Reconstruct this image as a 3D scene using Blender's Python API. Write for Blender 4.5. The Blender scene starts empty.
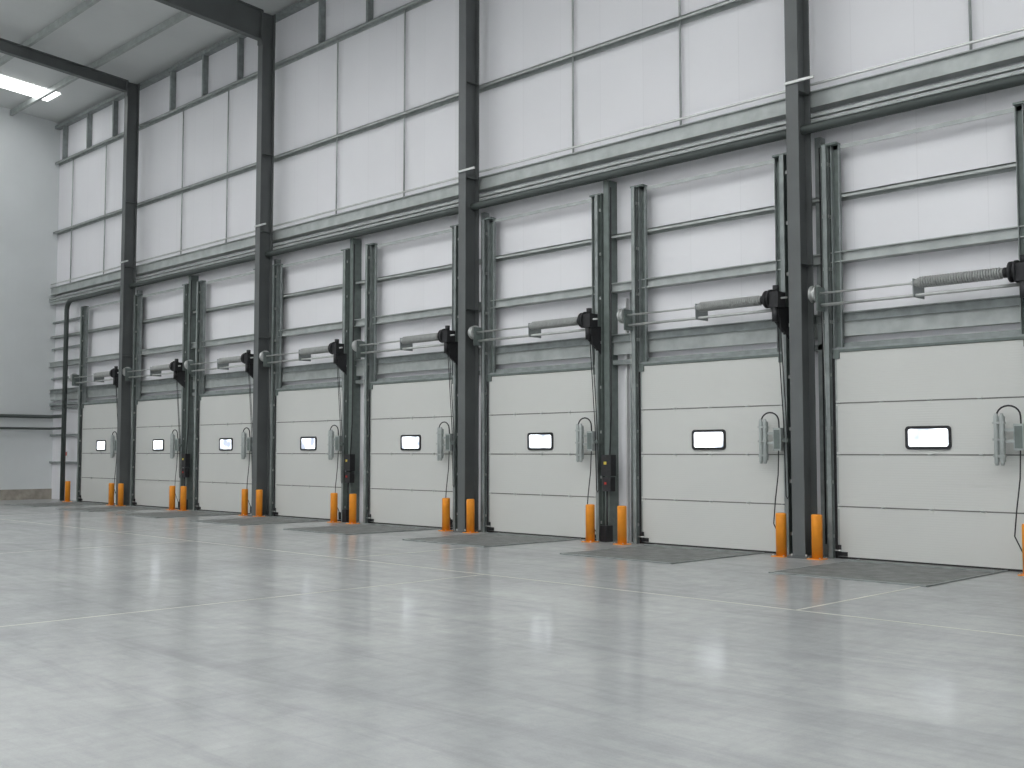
import bpy, math, random
from mathutils import Vector
random.seed(4)
scene=bpy.context.scene
scene.view_settings.view_transform='Standard'
scene.view_settings.look='None'

# ------------------------------------------------------------ materials
def mat(name,col,rough=0.6,metal=0.0,var=0.06,nscale=3.0,bump=0.0,bscale=60,emit=None,estr=0,spec=0.4):
    m=bpy.data.materials.new(name); m.use_nodes=True
    nt=m.node_tree; N=nt.nodes; L=nt.links
    b=N['Principled BSDF']
    b.inputs['Roughness'].default_value=rough; b.inputs['Metallic'].default_value=metal
    b.inputs['Specular IOR Level'].default_value=spec
    tc=N.new('ShaderNodeTexCoord')
    nz=N.new('ShaderNodeTexNoise'); nz.inputs['Scale'].default_value=nscale; nz.inputs['Detail'].default_value=5
    L.new(tc.outputs['Object'],nz.inputs['Vector'])
    cr=N.new('ShaderNodeValToRGB')
    cr.color_ramp.elements[0].position=0.3; cr.color_ramp.elements[1].position=0.7
    cr.color_ramp.elements[0].color=(*[c*(1-var) for c in col],1)
    cr.color_ramp.elements[1].color=(*[min(1,c*(1+var)) for c in col],1)
    L.new(nz.outputs['Fac'],cr.inputs['Fac']); L.new(cr.outputs['Color'],b.inputs['Base Color'])
    if bump>0:
        n2=N.new('ShaderNodeTexNoise'); n2.inputs['Scale'].default_value=bscale
        L.new(tc.outputs['Object'],n2.inputs['Vector'])
        bp=N.new('ShaderNodeBump'); bp.inputs['Strength'].default_value=bump; bp.inputs['Distance'].default_value=0.01
        L.new(n2.outputs['Fac'],bp.inputs['Height']); L.new(bp.outputs['Normal'],b.inputs['Normal'])
    if emit:
        b.inputs['Emission Color'].default_value=(*emit,1); b.inputs['Emission Strength'].default_value=estr
    return m

def ribbed(name,col,scale,axis='Z',strength=0.25,rough=0.5,var=0.03,sheet=0.0):
    m=mat(name,col,rough=rough,var=var,nscale=0.6)
    nt=m.node_tree;N=nt.nodes;L=nt.links;b=N['Principled BSDF']
    tc=[n for n in N if n.type=='TEX_COORD'][0]
    w=N.new('ShaderNodeTexWave'); w.wave_type='BANDS'; w.bands_direction=axis; w.inputs['Scale'].default_value=scale
    L.new(tc.outputs['Object'],w.inputs['Vector'])
    bp=N.new('ShaderNodeBump'); bp.inputs['Strength'].default_value=strength; bp.inputs['Distance'].default_value=0.01
    L.new(w.outputs['Fac'],bp.inputs['Height']); L.new(bp.outputs['Normal'],b.inputs['Normal'])
    if sheet>0:
        sp=N.new('ShaderNodeSeparateXYZ');L.new(tc.outputs['Object'],sp.inputs[0])
        fl=N.new('ShaderNodeMath');fl.operation='FLOOR';L.new(sp.outputs['X'],fl.inputs[0])
        wn=N.new('ShaderNodeTexWhiteNoise');wn.noise_dimensions='1D';L.new(fl.outputs[0],wn.inputs['W'])
        mr=N.new('ShaderNodeMapRange');mr.inputs['To Min'].default_value=1-sheet;mr.inputs['To Max'].default_value=1.0
        L.new(wn.outputs['Value'],mr.inputs['Value'])
        fr=N.new('ShaderNodeMath');fr.operation='FRACT';L.new(sp.outputs['X'],fr.inputs[0])
        lt=N.new('ShaderNodeMath');lt.operation='LESS_THAN';lt.inputs[1].default_value=0.015;L.new(fr.outputs[0],lt.inputs[0])
        m2=N.new('ShaderNodeMath');m2.operation='MULTIPLY_ADD';m2.inputs[1].default_value=-0.05;m2.inputs[2].default_value=1.0
        L.new(lt.outputs[0],m2.inputs[0])
        m3=N.new('ShaderNodeMath');m3.operation='MULTIPLY';L.new(mr.outputs[0],m3.inputs[0]);L.new(m2.outputs[0],m3.inputs[1])
        src=b.inputs['Base Color'].links[0].from_socket
        vm=N.new('ShaderNodeVectorMath');vm.operation='SCALE';L.new(src,vm.inputs[0]);L.new(m3.outputs[0],vm.inputs['Scale'])
        L.new(vm.outputs[0],b.inputs['Base Color'])
    return m

M_wall=ribbed('liner_white',(0.785,0.78,0.805),1.6,'X',0.08,0.55,0.02,sheet=0.02)
M_end=ribbed('endwall_grey',(0.66,0.685,0.69),1.6,'Y',0.08,0.5,0.04)
M_roof=ribbed('roof_liner',(0.65,0.665,0.66),1.3,'X',0.3,0.6)
M_door=ribbed('door_panel_cream',(0.61,0.616,0.592),9.0,'Z',0.12,0.45,0.02)
M_seam=mat('seam_dark',(0.17,0.17,0.16),0.7)
M_col=mat('column_paint',(0.115,0.123,0.123),0.45,0,0.08,2.0)
M_girt=mat('girt_galvanised',(0.27,0.295,0.29),0.45,0.25,0.18,6.0)
M_girtl=mat('beam_galvanised_light',(0.41,0.435,0.425),0.42,0.2,0.15,4.0)
M_track=mat('track_green_grey',(0.145,0.172,0.162),0.45,0.1,0.15,8.0)
M_steel=mat('shaft_steel',(0.55,0.56,0.55),0.35,0.5,0.1,8.0)
M_spring=mat('spring_grey',(0.38,0.39,0.38),0.5,0.1,0.1,12.0)
M_black=mat('black_plastic',(0.022,0.022,0.024),0.5,0,0.2,20)
M_rub=mat('rubber_seal',(0.03,0.03,0.031),0.8,0,0.2,10)
M_orange=mat('bollard_orange',(0.82,0.29,0.02),0.45,0,0.06,9.0)
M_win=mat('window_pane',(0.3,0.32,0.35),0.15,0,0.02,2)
def winmat():
    nt=M_win.node_tree;N=nt.nodes;L=nt.links;b=N['Principled BSDF']
    tc=[n for n in N if n.type=='TEX_COORD'][0]
    nz=N.new('ShaderNodeTexNoise');nz.inputs['Scale'].default_value=3.0;nz.inputs['Detail'].default_value=1
    oi=N.new('ShaderNodeObjectInfo');ad=N.new('ShaderNodeVectorMath');ad.operation='ADD'
    L.new(tc.outputs['Object'],ad.inputs[0]);L.new(oi.outputs['Location'],ad.inputs[1]);L.new(ad.outputs[0],nz.inputs['Vector'])
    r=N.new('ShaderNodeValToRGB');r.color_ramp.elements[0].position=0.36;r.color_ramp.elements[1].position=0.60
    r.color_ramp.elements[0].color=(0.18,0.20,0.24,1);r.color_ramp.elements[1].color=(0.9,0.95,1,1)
    L.new(nz.outputs['Fac'],r.inputs['Fac']);L.new(r.outputs['Color'],b.inputs['Emission Color']);b.inputs['Emission Strength'].default_value=2.8  # pane itself glows with noise, standing in for daylight outside; no opening behind
winmat()
M_grey=mat('lamp_housing_grey',(0.38,0.41,0.40),0.5,0,0.06,8)
M_lever=mat('leveller_plate',(0.18,0.185,0.18),0.6,0.1,0.25,5,bump=0.6,bscale=120)
M_white=mat('conduit_white',(0.62,0.62,0.62),0.5)
M_pipe=mat('pipe_dark',(0.065,0.077,0.073),0.45,0.1)
M_light=mat('rooflight_grp',(0.8,0.8,0.8),0.4,0,0.01,1,emit=(0.985,1.0,1.0),estr=7.0)
M_block=mat('blockwork_tan',(0.34,0.31,0.27),0.85,0,0.2,5,bump=0.4)
M_joint=mat('floor_joint',(0.50,0.49,0.44),0.6,0,0.2,1.5)
M_yell=mat('label_yellow',(0.7,0.55,0.08),0.5)
M_red=mat('label_red',(0.5,0.04,0.03),0.5)

# floor: power-floated concrete
M_floor=bpy.data.materials.new('concrete_floor'); M_floor.use_nodes=True
nt=M_floor.node_tree;N=nt.nodes;L=nt.links;b=N['Principled BSDF']
tc=N.new('ShaderNodeTexCoord')
def noise(scale,detail=6,rough=0.6,vec=None,dist=0):
    n=N.new('ShaderNodeTexNoise');n.inputs['Scale'].default_value=scale;n.inputs['Detail'].default_value=detail
    n.inputs['Roughness'].default_value=rough;n.inputs['Distortion'].default_value=dist
    L.new(vec or tc.outputs['Object'],n.inputs['Vector']);return n
def ramp(src,p0,c0,p1,c1):
    r=N.new('ShaderNodeValToRGB');r.color_ramp.elements[0].position=p0;r.color_ramp.elements[1].position=p1
    r.color_ramp.elements[0].color=(*c0,1);r.color_ramp.elements[1].color=(*c1,1);L.new(src,r.inputs['Fac']);return r
n1=noise(0.35,10,0.7,dist=0.8); r1=ramp(n1.outputs['Fac'],0.33,(0.30,0.31,0.312),0.68,(0.42,0.43,0.423))
n2=noise(5,9,0.75); r2=ramp(n2.outputs['Fac'],0.3,(0.90,0.90,0.90),0.7,(1.06,1.06,1.06))
mp=N.new('ShaderNodeMapping');mp.inputs['Scale'].default_value=(0.22,2.2,1);mp.inputs['Rotation'].default_value=(0,0,0.12);L.new(tc.outputs['Object'],mp.inputs['Vector'])
n3=noise(1.3,9,0.7,mp.outputs['Vector'],0.5); r3=ramp(n3.outputs['Fac'],0.36,(0.84,0.84,0.85),0.52,(1,1,1))
mp2=N.new('ShaderNodeMapping');mp2.inputs['Scale'].default_value=(3.0,0.3,1);mp2.inputs['Rotation'].default_value=(0,0,-0.5);L.new(tc.outputs['Object'],mp2.inputs['Vector'])
n6=noise(1.5,9,0.7,mp2.outputs['Vector'],0.8); r6=ramp(n6.outputs['Fac'],0.34,(0.94,0.94,0.945),0.5,(1.01,)*3)
n5=noise(70,4,0.8); r5=ramp(n5.outputs['Fac'],0.3,(0.93,)*3,0.7,(1.05,)*3)
def mul(a,c):
    m=N.new('ShaderNodeMix');m.data_type='RGBA';m.blend_type='MULTIPLY';m.inputs[0].default_value=1
    L.new(a,m.inputs[6]);L.new(c,m.inputs[7]);return m.outputs[2]
c=mul(mul(mul(mul(r1.outputs['Color'],r2.outputs['Color']),r3.outputs['Color']),r5.outputs['Color']),r6.outputs['Color'])
L.new(c,b.inputs['Base Color'])
rr=ramp(n2.outputs['Fac'],0.3,(0.45,)*3,0.7,(0.6,)*3);L.new(rr.outputs['Color'],b.inputs['Roughness'])
b.inputs['Specular IOR Level'].default_value=0.25
cw=ramp(n2.outputs['Fac'],0.35,(0.6,)*3,0.65,(0.4,)*3);L.new(cw.outputs['Color'],b.inputs['Coat Weight'])
cro=ramp(n1.outputs['Fac'],0.35,(0.10,)*3,0.65,(0.135,)*3);L.new(cro.outputs['Color'],b.inputs['Coat Roughness'])
b.inputs['Coat IOR'].default_value=1.45
bp=N.new('ShaderNodeBump');bp.inputs['Strength'].default_value=0.10;bp.inputs['Distance'].default_value=0.01
n4=noise(20,4);L.new(n4.outputs['Fac'],bp.inputs['Height']);L.new(bp.outputs['Normal'],b.inputs['Normal'])

# ------------------------------------------------------------ mesh builder
class MB:
    def __init__(s): s.v=[];s.f=[];s.m=[];s.sm=[];s.mats=[]
    def mi(s,m):
        if m not in s.mats: s.mats.append(m)
        return s.mats.index(m)
    def box(s,x0,x1,y0,y1,z0,z1,m):
        k=len(s.v);i=s.mi(m)
        s.v+=[(x0,y0,z0),(x1,y0,z0),(x1,y1,z0),(x0,y1,z0),(x0,y0,z1),(x1,y0,z1),(x1,y1,z1),(x0,y1,z1)]
        for q in((0,3,2,1),(4,5,6,7),(0,1,5,4),(1,2,6,5),(2,3,7,6),(3,0,4,7)):
            s.f.append(tuple(k+a for a in q));s.m.append(i);s.sm.append(False)
        return s
    def hexa(s,pts,m):
        k=len(s.v);i=s.mi(m);s.v+=[tuple(p) for p in pts]
        for q in((0,3,2,1),(4,5,6,7),(0,1,5,4),(1,2,6,5),(2,3,7,6),(3,0,4,7)):
            s.f.append(tuple(k+a for a in q));s.m.append(i);s.sm.append(False)
        return s
    def tube(s,path,r,m,n=12,caps=True):
        i=s.mi(m);P=[Vector(p) for p in path];k0=len(s.v)
        rs=r if isinstance(r,(list,tuple)) else [r]*len(P)
        t=(P[1]-P[0]).normalized()
        up=Vector((0,0,1)) if abs(t.z)<0.9 else Vector((1,0,0))
        a=t.cross(up).normalized()
        for j,p in enumerate(P):
            if j==0:t=P[1]-P[0]
            elif j==len(P)-1:t=P[-1]-P[-2]
            else:t=P[j+1]-P[j-1]
            if t.length<1e-9: t=P[j]-P[j-1] if j else P[1]-P[0]
            if t.length>1e-9:
                t=t.normalized(); a2=a-t*a.dot(t)
                if a2.length>1e-6:a=a2.normalized()
                bb=t.cross(a)
            for q in range(n):
                w=2*math.pi*q/n
                s.v.append(tuple(p+(a*math.cos(w)+bb*math.sin(w))*rs[j]))
        for j in range(len(P)-1):
            for q in range(n):
                A=k0+j*n+q;B=k0+j*n+(q+1)%n
                s.f.append((A,B,B+n,A+n));s.m.append(i);s.sm.append(True)
        if caps:
            s.f.append(tuple(k0+q for q in range(n))[::-1]);s.m.append(i);s.sm.append(False)
            e=k0+(len(P)-1)*n
            s.f.append(tuple(e+q for q in range(n)));s.m.append(i);s.sm.append(False)
        return s
    def prof(s,pts,depth_axis_y0,y1,m):
        k=len(s.v);i=s.mi(m);n=len(pts)
        for y in(depth_axis_y0,y1):
            for p in pts:s.v.append((p[0],y,p[1]))
        s.f.append(tuple(range(k,k+n)));s.f.append(tuple(range(k+2*n-1,k+n-1,-1)));s.m+=[i,i];s.sm+=[False,False]
        for q in range(n):
            s.f.append((k+q,k+n+q,k+n+(q+1)%n,k+(q+1)%n));s.m.append(i);s.sm.append(False)
        return s
    def mesh(s,name):
        me=bpy.data.meshes.new(name);me.from_pydata(s.v,[],s.f)
        for m in s.mats:me.materials.append(m)
        for p,i,q in zip(me.polygons,s.m,s.sm):p.material_index=i;p.use_smooth=q
        import bmesh
        bm=bmesh.new();bm.from_mesh(me);bmesh.ops.recalc_face_normals(bm,faces=bm.faces);bm.to_mesh(me);bm.free()
        me.update();return me
    def obj(s,name,loc=(0,0,0),parent=None):
        return put(s.mesh(name),name,loc,parent)
def put(me,name,loc=(0,0,0),parent=None):
    o=bpy.data.objects.new(name,me);scene.collection.objects.link(o);o.location=loc
    if parent:o.parent=parent
    return o
def empty(name,loc=(0,0,0)):
    return put(None,name,loc)

# ------------------------------------------------------------ layout
XE=-37.3; XR=10.0; YB=-30.0
LEFT=[-34.5,-30.8,-27.1,-23.35,-19.56,-15.75,-11.94,-8.25,-4.45,-0.7]
W=2.86; H=3.06
COLS=[-31.05,-23.65,-16.1,-8.65,-1.15]
WY=0.22   # liner face
def roofz(y): return 12.85-0.08*y

fl=MB().box(XE-0.3,XR+0.3,YB-0.3,1.2,-0.3,0,M_floor).obj('floor')
j=MB()
for x in(-5.85,-13.4,-20.9,-28.3): j.box(x-0.015,x+0.015,-5.2,0,0,0.0015,M_joint)
for x in(-10.35,-17.8,-25.3): j.box(x-0.012,x+0.012,YB,-5.2,0,0.0015,M_joint)
j.box(XE,XR,-5.215,-5.185,0,0.0015,M_joint)
j.obj('joints',parent=fl)

# dock wall with door openings
w=MB()
edges=[XE-0.2]
for l in LEFT: edges+=[l-0.0,l+W]
edges.append(XR+0.2)
for a in range(0,len(edges),2):
    w.box(edges[a],edges[a+1],WY,WY+0.25,0,3.1,M_wall)
w.box(XE-0.2,XR+0.2,WY,WY+0.25,3.1,13.1,M_wall)
w.obj('wall_dock')
MB().box(XE-0.25,XE,YB-0.2,WY,0.34,15.9,M_end).box(XE-0.25,XE+0.03,YB-0.2,WY,0,0.34,M_block).obj('wall_end')
MB().box(XR,XR+0.25,YB-0.2,WY,0,15.9,M_end).obj('wall_near')
MB().box(XE-0.2,XR+0.2,YB-0.25,YB,0,15.9,M_wall).obj('wall_rear')

# roof
def slab(mb,x0,x1,y0,y1,dz0,dz1,m):
    mb.hexa([(x0,y0,roofz(y0)+dz0),(x1,y0,roofz(y0)+dz0),(x1,y1,roofz(y1)+dz0),(x0,y1,roofz(y1)+dz0),
             (x0,y0,roofz(y0)+dz1),(x1,y0,roofz(y0)+dz1),(x1,y1,roofz(y1)+dz1),(x0,y1,roofz(y1)+dz1)],m)
r=MB(); slab(r,XE-0.25,XR+0.25,YB-0.25,WY+0.3,0,0.15,M_roof); r.obj('ceiling')
rl=empty('rooflight_strips',(0,0,0))
for k in range(12):
    x=-33.75+3.75*k if k else -34.9; s=MB()
    slab(s,x-(0.55 if k else 0.5),x+(0.55 if k else 0.5),YB+1.5,(-1.0 if k==0 else -5.0),-0.03,-0.005,M_light); s.obj('rooflight_%d'%k,parent=rl)
p=MB()
y=-1.45
while y>YB+0.5:
    slab(p,XE,XR,y-0.03,y+0.03,-0.20,-0.04,M_girtl); slab(p,XE,XR,y-0.03,y+0.06,-0.215,-0.20,M_girtl); y-=1.9
p.obj('roof_purlins')

# portal columns + rafters
def ibeam_slope(mb,x,y0,y1,dt,db,wd,m):
    slab(mb,x-wd/2,x+wd/2,y0,y1,dt-0.02,dt,m); slab(mb,x-wd/2,x+wd/2,y0,y1,db,db+0.02,m); slab(mb,x-0.008,x+0.008,y0,y1,db,dt,m)
for i,x in enumerate(COLS):
    mb=MB(); y0,y1=-0.40,-0.03; zt=roofz(-0.2)-0.23; wd=0.21
    mb.box(x-wd/2,x+wd/2,y0,y0+0.02,0,zt,M_col).box(x-wd/2,x+wd/2,y1-0.02,y1,0,zt,M_col).box(x-0.008,x+0.008,y0+0.02,y1-0.02,0,zt,M_col)
    mb.box(x-0.17,x+0.17,y0-0.06,y1+0.05,0,0.025,M_col)
    for zz in(7.05,4.4,9.0): mb.box(x-wd/2,x+wd/2,y0+0.02,y1-0.02,zz,zz+0.015,M_col)
    mb.box(x-wd/2,x+wd/2+0.28,y0-0.03,y0-0.0,7.16,7.20,M_steel)
    for dx in(-0.12,0.12):
        for dy in(-0.40,-0.03): mb.tube([(x+dx,dy,0.02),(x+dx,dy,0.06)],0.014,M_steel,8)
    db=-0.56 if i!=1 else -0.98
    ibeam_slope(mb,x,YB+0.1,y0+0.02,-0.22,db,0.18,M_col)
    mb.box(x-wd/2,x+wd/2,y0-0.02,y0,zt-0.85 if i==1 else zt-0.45,zt,M_col)
    mb.obj('steel_column')

# ------------------------------------------------------------ wall girts
g=MB()
def zgirt(z,h,m=M_girt,y0=0.06,x0=XE,x1=XR):
    g.box(x0,x1,WY-0.02-0.0,WY,z-0.0,z+h,m)
    g.box(x0,x1,y0,WY,z+h-0.02,z+h,m)
    g.box(x0,x1,y0,y0+0.012,z+h-0.06,z+h,m)
zgirt(11.35,0.09,M_girtl);zgirt(8.95,0.09,M_girtl);zgirt(5.38,0.08,M_girtl)
for z0,z1,mm,ya in((4.42,4.58,M_girtl,0.02),(3.52,3.66,M_girt,0.05),(6.86,7.12,M_girtl,0.0)):
    g.box(XE,XR,ya+0.05,ya+0.06,z0,z1,mm); g.box(XE,XR,ya,WY,z1-0.015,z1,mm); g.box(XE,XR,ya,WY,z0,z0+0.015,mm)
g.box(XE,XR,-0.02,WY,6.62,6.66,M_girtl); g.box(XE,XR,0.03,0.05,6.52,6.62,M_girtl)
g.box(XE,XR,0.02,0.06,7.22,7.25,M_steel)
g.box(XE,XR,0.10,WY,3.30,3.52,M_girtl)
g.box(XE,XR,0.08,WY,3.12,3.2,M_girt)
g.obj('wall_girts')
s=MB()
bays=[XE]+COLS+[XR]
for a,bb in zip(bays[:-1],bays[1:]):
    a2=a if a!=XE else -38.55
    for t in(1/3,2/3):
        x=a2+(bb-a2)*t
        if XE+0.3<x<XR-0.3: s.tube([(x,0.16,7.1),(x,0.16,11.4)],0.02,M_girtl,6)
    n=4
    for q in range(1,n):
        x=a2+(bb-a2)*q/n
        if XE+0.3<x<XR-0.3: s.box(x-0.04,x+0.04,0.06,WY-0.005,11.44,12.7,M_girt)
s.box(XE+0.01,XR-0.01,0.02,WY-0.005,12.60,12.70,M_girt)
s.obj('sag_rods')
e=MB()
for z in(5.0,5.9,4.0,3.0,2.1,1.2): e.box(XE,-34.75,0.12,WY,z,z+0.06,M_girt)
e.obj('corner_wall_rails')

# pipe along wall (runs behind the columns' front flanges)
pp=MB()
R=0.075; Y=-0.12; zp=6.50; xe=-35.6
path=[(XR-0.05,Y,zp)]+[(xe+0.35,Y,zp)]
for k in range(1,8):
    a=math.pi/2*k/7; path.append((xe+0.35-0.35*math.sin(a),Y,zp-0.35+0.35*math.cos(a)))
path.append((xe,Y,0.0))
pp.tube(path,R,M_pipe,12)
pp.obj('rainwater_pipe')
c2=MB()
c2.box(XE,XR,-0.02,0.06,6.70,6.75,M_girtl)
c2.obj('cable_tray')
ep=MB()
for z,rr in((2.75,0.06),(2.35,0.04)):
    ep.tube([(XE+0.15,-29,z),(XE+0.15,0.05,z),(-36.0,0.05,z)],rr,M_pipe,10)
for y in range(-28,0,4): ep.box(XE,XE+0.2,y,y+0.04,2.2,2.9,M_girt)
ep.obj('heating_pipe')

# ------------------------------------------------------------ door meshes
def leaf():
    mb=MB(); ph=H/4
    mb.box(0.01,W-0.01,0.03,0.05,0.02,H,M_seam)
    for i in range(4):
        z0=i*ph+(0.03 if i==0 else 0.007); z1=(i+1)*ph-0.007
        mb.box(0.0,W,0,0.045,z0,z1,M_door)
        mb.box(0.0,0.05,-0.004,0,z0,z1,M_girtl); mb.box(W-0.05,W,-0.004,0,z0,z1,M_girtl)
    mb.box(0,W,0.0,0.045,0,0.03,M_rub)
    mb.box(0,W,-0.015,0.05,H,H+0.035,M_track)
    return mb.mesh('leaf')
def hinges():
    mb=MB(); ph=H/4
    for i in range(1,4):
        for x in(0.03,0.72,1.43,2.14,W-0.09):
            mb.box(x,x+0.05,-0.008,0,i*ph-0.04,i*ph+0.04,M_door)
            mb.tube([(x,-0.009,i*ph),(x+0.05,-0.009,i*ph)],0.008,M_girt,8)
        for xa,xb in((0.09,0.70),(0.79,1.41),(1.50,2.12),(2.21,W-0.10)): mb.box(xa,xb,-0.002,0,i*ph-0.009,i*ph+0.009,M_seam)
    for x in(0.0,W-0.17):
        mb.box(x,x+0.17,-0.03,0,0.04,0.10,M_black); mb.box(x+0.02,x+0.07,-0.05,0,0.04,0.2,M_black)
    for x in(0.0,W-0.1): mb.box(x,x+0.1,-0.025,0,H-0.10,H,M_track)
    mb.tube([(-0.06,-0.045,0.12),(0.1,-0.045,0.12)],0.012,M_steel,8)
    return mb.mesh('hinges')
def rrect(w,h,r,n=5):
    pts=[]
    for cx,cz,a0 in((w/2-r,h/2-r,0),(-w/2+r,h/2-r,90),(-w/2+r,-h/2+r,180),(w/2-r,-h/2+r,270)):
        for k in range(n+1):
            a=math.radians(a0+90*k/n); pts.append((cx+r*math.cos(a),cz+r*math.sin(a)))
    return pts
def winframe():
    mb=MB(); o=rrect(0.66,0.33,0.055); i_=rrect(0.58,0.25,0.035); n=len(o); k=0; mi=mb.mi(M_black)
    for ys,pts in((-0.022,o),(-0.022,i_),(0.0,o),(0.0,i_)):
        mb.v+=[(p[0],ys,p[1]) for p in pts]
    for q in range(n):
        a,b2=q,(q+1)%n
        for f in((a,b2,n+b2,n+a),(a,2*n+a,2*n+b2,b2),(n+a,n+b2,3*n+b2,3*n+a)):
            mb.f.append(f);mb.m.append(mi);mb.sm.append(False)
    return mb.mesh('window_frame')
def winpane():
    return MB().prof(rrect(0.6,0.27,0.035),-0.012,-0.002,M_win).mesh('window_pane')
def tracks():
    mb=MB(); zt=6.2
    for s_ in(0,1):
        f=(lambda x:x) if s_==0 else (lambda x:W-x)
        def bx(a,b_,*r):
            a,b_=sorted((f(a),f(b_))); mb.box(a,b_,*r)
        bx(-0.13,-0.01,0.05,0.065,0,zt,M_track)
        bx(-0.13,-0.118,-0.05,0.065,0,zt,M_track)
        bx(-0.085,-0.02,-0.01,0.0,0,zt,M_girt)
        bx(-0.085,-0.075,-0.09,0.0,0,zt,M_track); bx(-0.085,-0.02,-0.10,-0.09,0,zt,M_girt)
        bx(-0.03,-0.02,-0.09,-0.06,0,zt,M_track)
        bx(0.02,0.14,0.05,0.062,H+0.06,zt,M_track); bx(0.02,0.032,-0.03,0.05,H+0.06,zt,M_girt); bx(0.128,0.14,0.0,0.05,H+0.06,zt,M_girt)
        for z in(0.3,1.1,1.9,2.7,3.5,4.3,5.1,5.9):
            bx(-0.12,-0.03,-0.05,0.06,z,z+0.05,M_steel)
        bx(-0.14,0.14,-0.06,0.07,zt,zt+0.03,M_track)
        bx(-0.02,0.02,-0.012,0.045,0.0,H,M_rub)
        bx(-0.05,0.0,0.06,0.25,0,H+0.05,M_girt)
    mb.box(0,W,0.05,0.065,6.14,6.2,M_girtl)
    mb.box(-0.02,W+0.02,0.0,0.25,H+0.035,H+0.07,M_girt)
    return mb.mesh('tracks')
def shaft():
    mb=MB(); z=3.93; y=-0.24
    mb.tube([(-0.22,y,z),(W+0.2,y,z)],0.017,M_steel,10)
    mb.tube([(-0.1,y+0.04,z-0.17),(W+0.02,y+0.04,z-0.17)],0.024,M_steel,10)
    for x0,x1,m in((-0.20,-0.10,M_steel),):
        mb.tube([(x0,y,z),(x0+0.015,y,z),(x0+0.016,y,z),(x1-0.02,y,z),(x1-0.019,y,z),(x1,y,z)],[0.13,0.13,0.10,0.075,0.14,0.14],m,20)
    for x in(-0.08,W+0.05):
        mb.box(x-0.008,x+0.008,y-0.08,0.05,z-0.26,z+0.10,M_track)
    mb.box(1.38,1.395,y-0.04,0.06,z-0.2,z+0.06,M_girt)
    mb.tube([(-0.10,-0.24+0.1,z-0.02),(-0.05,-0.05,0.15)],0.004,M_steel,5)
    mb.tube([(W+0.05,-0.24+0.1,z-0.02),(W+0.05,-0.05,0.15)],0.004,M_steel,5)
    return mb.mesh('shaft')
def spring():
    mb=MB(); z=3.93;y=-0.24;x0,x1=1.40,2.62;n=34
    path=[]
    for k in range(n*10+1):
        t=k/(n*10);a=2*math.pi*n*t;r=0.07*min(1,0.45+t*9,0.6+(1-t)*12)
        path.append((x0+(x1-x0)*t,y+r*math.cos(a),z+r*math.sin(a)))
    mb.tube(path,0.014,M_spring,5)
    mb.tube([(x0,y,z),(x1,y,z)],0.045,M_spring,12)
    mb.tube([(x0-0.05,y,z),(x0,y,z)],0.035,M_steel,12)
    mb.tube([(x1,y,z),(x1+0.05,y,z)],0.07,M_black,14)
    return mb.mesh('torsion_spring')
def motor():
    mb=MB(); z=3.93;y=-0.24
    mb.tube([(W-0.16,y,z),(W-0.13,y,z),(W-0.129,y,z),(W-0.09,y,z),(W-0.089,y,z),(W-0.06,y,z)],[0.14,0.14,0.09,0.09,0.15,0.15],M_black,20)
    mb.box(W-0.06,W+0.10,y-0.10,y+0.12,z-0.14,z+0.10,M_black)
    mb.tube([(W+0.02,y-0.02,z+0.1),(W+0.02,y-0.02,z+0.2)],0.05,M_black,12)
    mb.tube([(W+0.02,y-0.05,z-0.14),(W+0.02,y-0.05,z-0.36)],0.05,M_black,12)
    mb.hexa([(W+0.0,y-0.05,z-0.36),(W+0.05,y-0.05,z-0.36),(W+0.12,-0.03,z-0.62),(W+0.06,-0.03,z-0.62),
             (W+0.0,y-0.05,z-0.12),(W+0.05,y-0.05,z-0.12),(W+0.12,0.03,z-0.12),(W+0.06,0.03,z-0.12)],M_black)
    for dx in(0.0,0.05):
        mb.tube([(W+0.04+dx,y-0.03,z-0.3),(W+0.06+dx,-0.16,2.0),(W+0.07+dx,-0.14,0.9)],0.008,M_black,6)
    mb.tube([(W+0.07,-0.14,0.9),(W+0.095,-0.14,0.86),(W+0.12,-0.14,0.9)],0.008,M_black,6)
    return mb.mesh('operator_motor')
def doclight():
    mb=MB()
    mb.box(-0.075,0.055,-0.04,0.0,0.02,0.62,M_grey)
    for dx in(-0.045,0.03):
        mb.tube([(dx,-0.05,-0.03),(dx,-0.05,0.0),(dx,-0.05,0.62),(dx,-0.05,0.66)],[0.018,0.03,0.03,0.018],M_grey,12)
    for z in(0.08,0.3,0.52): mb.box(-0.085,0.065,-0.075,0.0,z,z+0.03,M_girtl)
    mb.box(0.05,0.20,-0.03,0.0,0.27,0.31,M_grey); mb.box(0.05,0.20,-0.03,0.0,0.42,0.46,M_grey)
    mb.box(0.18,0.31,-0.06,0.05,0.17,0.52,M_grey); mb.box(0.195,0.295,-0.065,-0.06,0.2,0.49,M_track)
    mb.box(0.29,0.42,-0.03,0.12,0.3,0.36,M_track)
    P=[(0.27,-0.03,0.5)]
    for k in range(0,11):
        a=math.pi*k/10; P.append((0.115+0.155*math.cos(a),-0.04,0.62+0.14*math.sin(a)))
    P.append((-0.04,-0.04,0.6)); mb.tube(P,0.012,M_black,8)
    mb.tube([(0.25,-0.02,0.17),(0.24,-0.03,-0.2),(0.19,-0.04,-0.6),(0.15,-0.03,-0.95),(0.25,0.02,-1.2),(0.32,0.06,-1.28)],0.009,M_black,6)
    return mb.mesh('dock_lamp')
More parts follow.
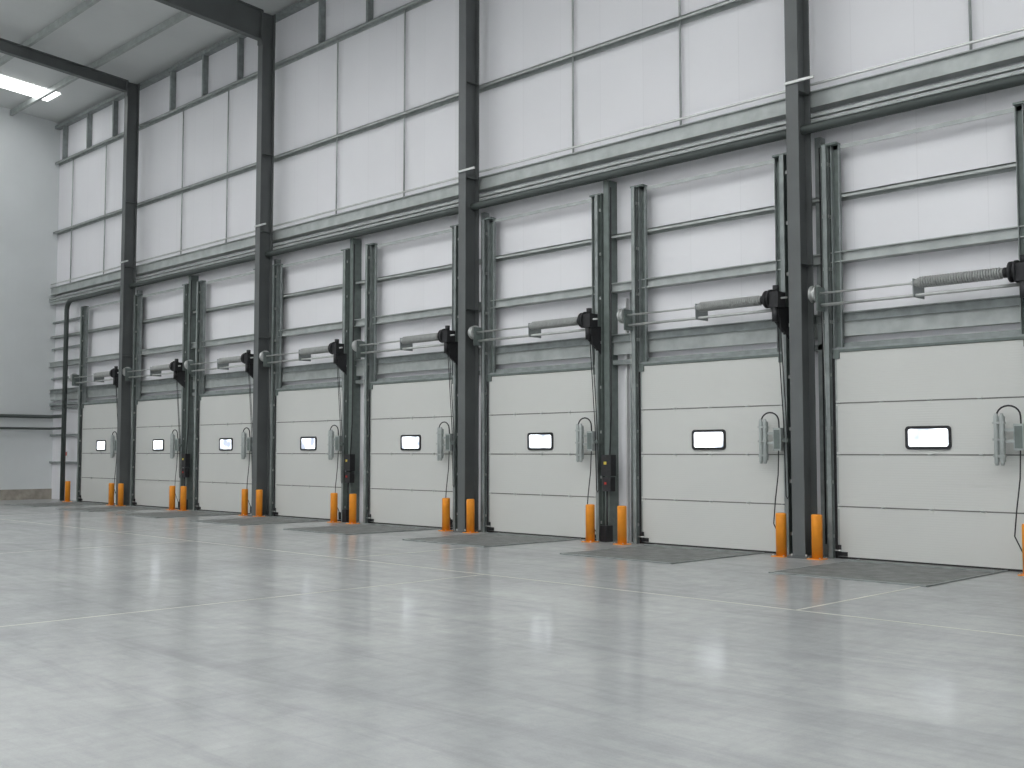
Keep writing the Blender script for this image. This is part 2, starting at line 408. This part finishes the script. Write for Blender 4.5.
def leveller():
    mb=MB()
    mb.box(0.40,W-0.40,-2.4,-0.06,0.0,0.012,M_lever)
    mb.box(0.37,0.40,-2.43,-0.06,0.0,0.016,M_girt);mb.box(W-0.40,W-0.37,-2.43,-0.06,0.0,0.016,M_girt)
    mb.box(0.37,W-0.37,-2.46,-2.4,0.0,0.016,M_girt)
    mb.box(0.40,W-0.40,-0.42,-0.40,0.012,0.03,M_girt)
    return mb.mesh('leveller')
def bollard():
    mb=MB();r=0.08
    mb.tube([(0,0,0.012),(0,0,0.635),(0,0,0.65),(0,0,0.655)],[r,r,r*0.93,r*0.6],M_orange,24)
    mb.box(-0.11,0.11,-0.11,0.11,0,0.012,M_orange)
    for a in(-1,1):
        for b_ in(-1,1): mb.tube([(a*0.09,b_*0.09,0.012),(a*0.09,b_*0.09,0.03)],0.01,M_steel,6)
    return mb.mesh('bollard')
ml,mh,mf,mp_,mt,ms,msp,mm=leaf(),hinges(),winframe(),winpane(),tracks(),shaft(),spring(),motor()
md,mlev,mbol=doclight(),leveller(),bollard()
for i,l in enumerate(LEFT):
    d=empty('door_%d'%(i+1),(l,0,0))
    put(ml,'leaf',parent=d);put(mh,'hinges',parent=d)
    put(mf,'window_frame',(W/2,0,1.77),d);put(mp_,'window_pane',(W/2,0,1.77),d)
    put(mt,'tracks',parent=d);put(ms,'shaft',parent=d);put(msp,'torsion_spring',parent=d);put(mm,'operator_motor',parent=d)
    put(mlev,'dock_leveller',(l,0,0))
    put(md,'dock_lamp',(l+W-(0.38 if i==7 else 0.29),-0.13,1.42))
    put(mbol,'safety_bollard',(l-0.12,-0.36,0))
    put(mbol,'safety_bollard',(l+W+(0.02 if i==7 else 0.11),-0.36,0))

# mullions, conduits and isolator boxes mid-bay
for i in(1,3,5,7+1):
    xr=LEFT[i]+W; xc=(xr+LEFT[i+1])/2 if i+1<len(LEFT) else xr+0.45
    mb=MB(); mb.box(xr+0.16,xr+0.28,-0.02,0.0,0,6.45,M_track);mb.box(xr+0.16,xr+0.175,0.0,WY,0,6.45,M_track);mb.box(xr+0.265,xr+0.28,0,WY,0,6.45,M_track)
    mb.obj('wall_mullion')
    mb=MB(); mb.box(xc-0.02+0.06,xc+0.07,0.14,WY,0,4.3,M_white); mb.tube([(xc+0.15,0.17,0),(xc+0.15,0.17,4.4)],0.02,M_girt,8)
    mb.obj('cable_conduit')
    mb=MB(); x=xr+0.22
    mb.box(x-0.02,x+0.2,-0.16,-0.02,1.15,1.52,M_black);mb.box(x,x+0.18,-0.15,-0.02,0.88,1.13,M_black)
    mb.box(x+0.04,x+0.1,-0.165,-0.16,1.35,1.4,M_yell);mb.box(x+0.05,x+0.09,-0.165,-0.15,1.0,1.04,M_red)
    mb.tube([(x+0.05,-0.09,0.9),(x+0.05,-0.09,0.02)],0.015,M_black,8);mb.tube([(x+0.12,-0.09,1.5),(x+0.12,-0.05,2.2),(x+0.12,-0.03,6.3)],0.013,M_black,8)
    mb.box(x-0.02,x+0.12,-0.2,-0.02,0.0,0.28,M_black)
    mb.obj('dock_control_box')
for i in(0,2,4,6):
    MB().box(LEFT[i+1]-0.30,LEFT[i+1]-0.20,0.08,WY,0,6.4,M_girt).tube([(LEFT[i+1]-0.16,-0.03,0.2),(LEFT[i+1]-0.16,-0.03,6.2)],0.012,M_black,6).obj('door_support_post')

MB().box(-36.3,-36.05,WY-0.02,WY,1.3,1.6,M_white).box(-36.27,-36.08,WY-0.025,WY-0.02,1.45,1.57,M_red).obj('fire_notice')

wd=bpy.data.worlds.new('World');scene.world=wd;wd.use_nodes=True
wd.node_tree.nodes['Background'].inputs['Color'].default_value=(0.8,0.87,1,1);wd.node_tree.nodes['Background'].inputs['Strength'].default_value=1

# camera
cam=bpy.data.cameras.new('camera');co=bpy.data.objects.new('camera',cam);scene.collection.objects.link(co)
co.location=(0,-15,1.57)
a=math.radians(44.84);pt=math.atan(68/1100)
d=Vector((-math.cos(a)*math.cos(pt),math.sin(a)*math.cos(pt),math.sin(pt)))
co.rotation_euler=d.to_track_quat('-Z','Y').to_euler()
cam.sensor_width=36;cam.lens=36*1100/1024;cam.clip_end=200
scene.camera=co
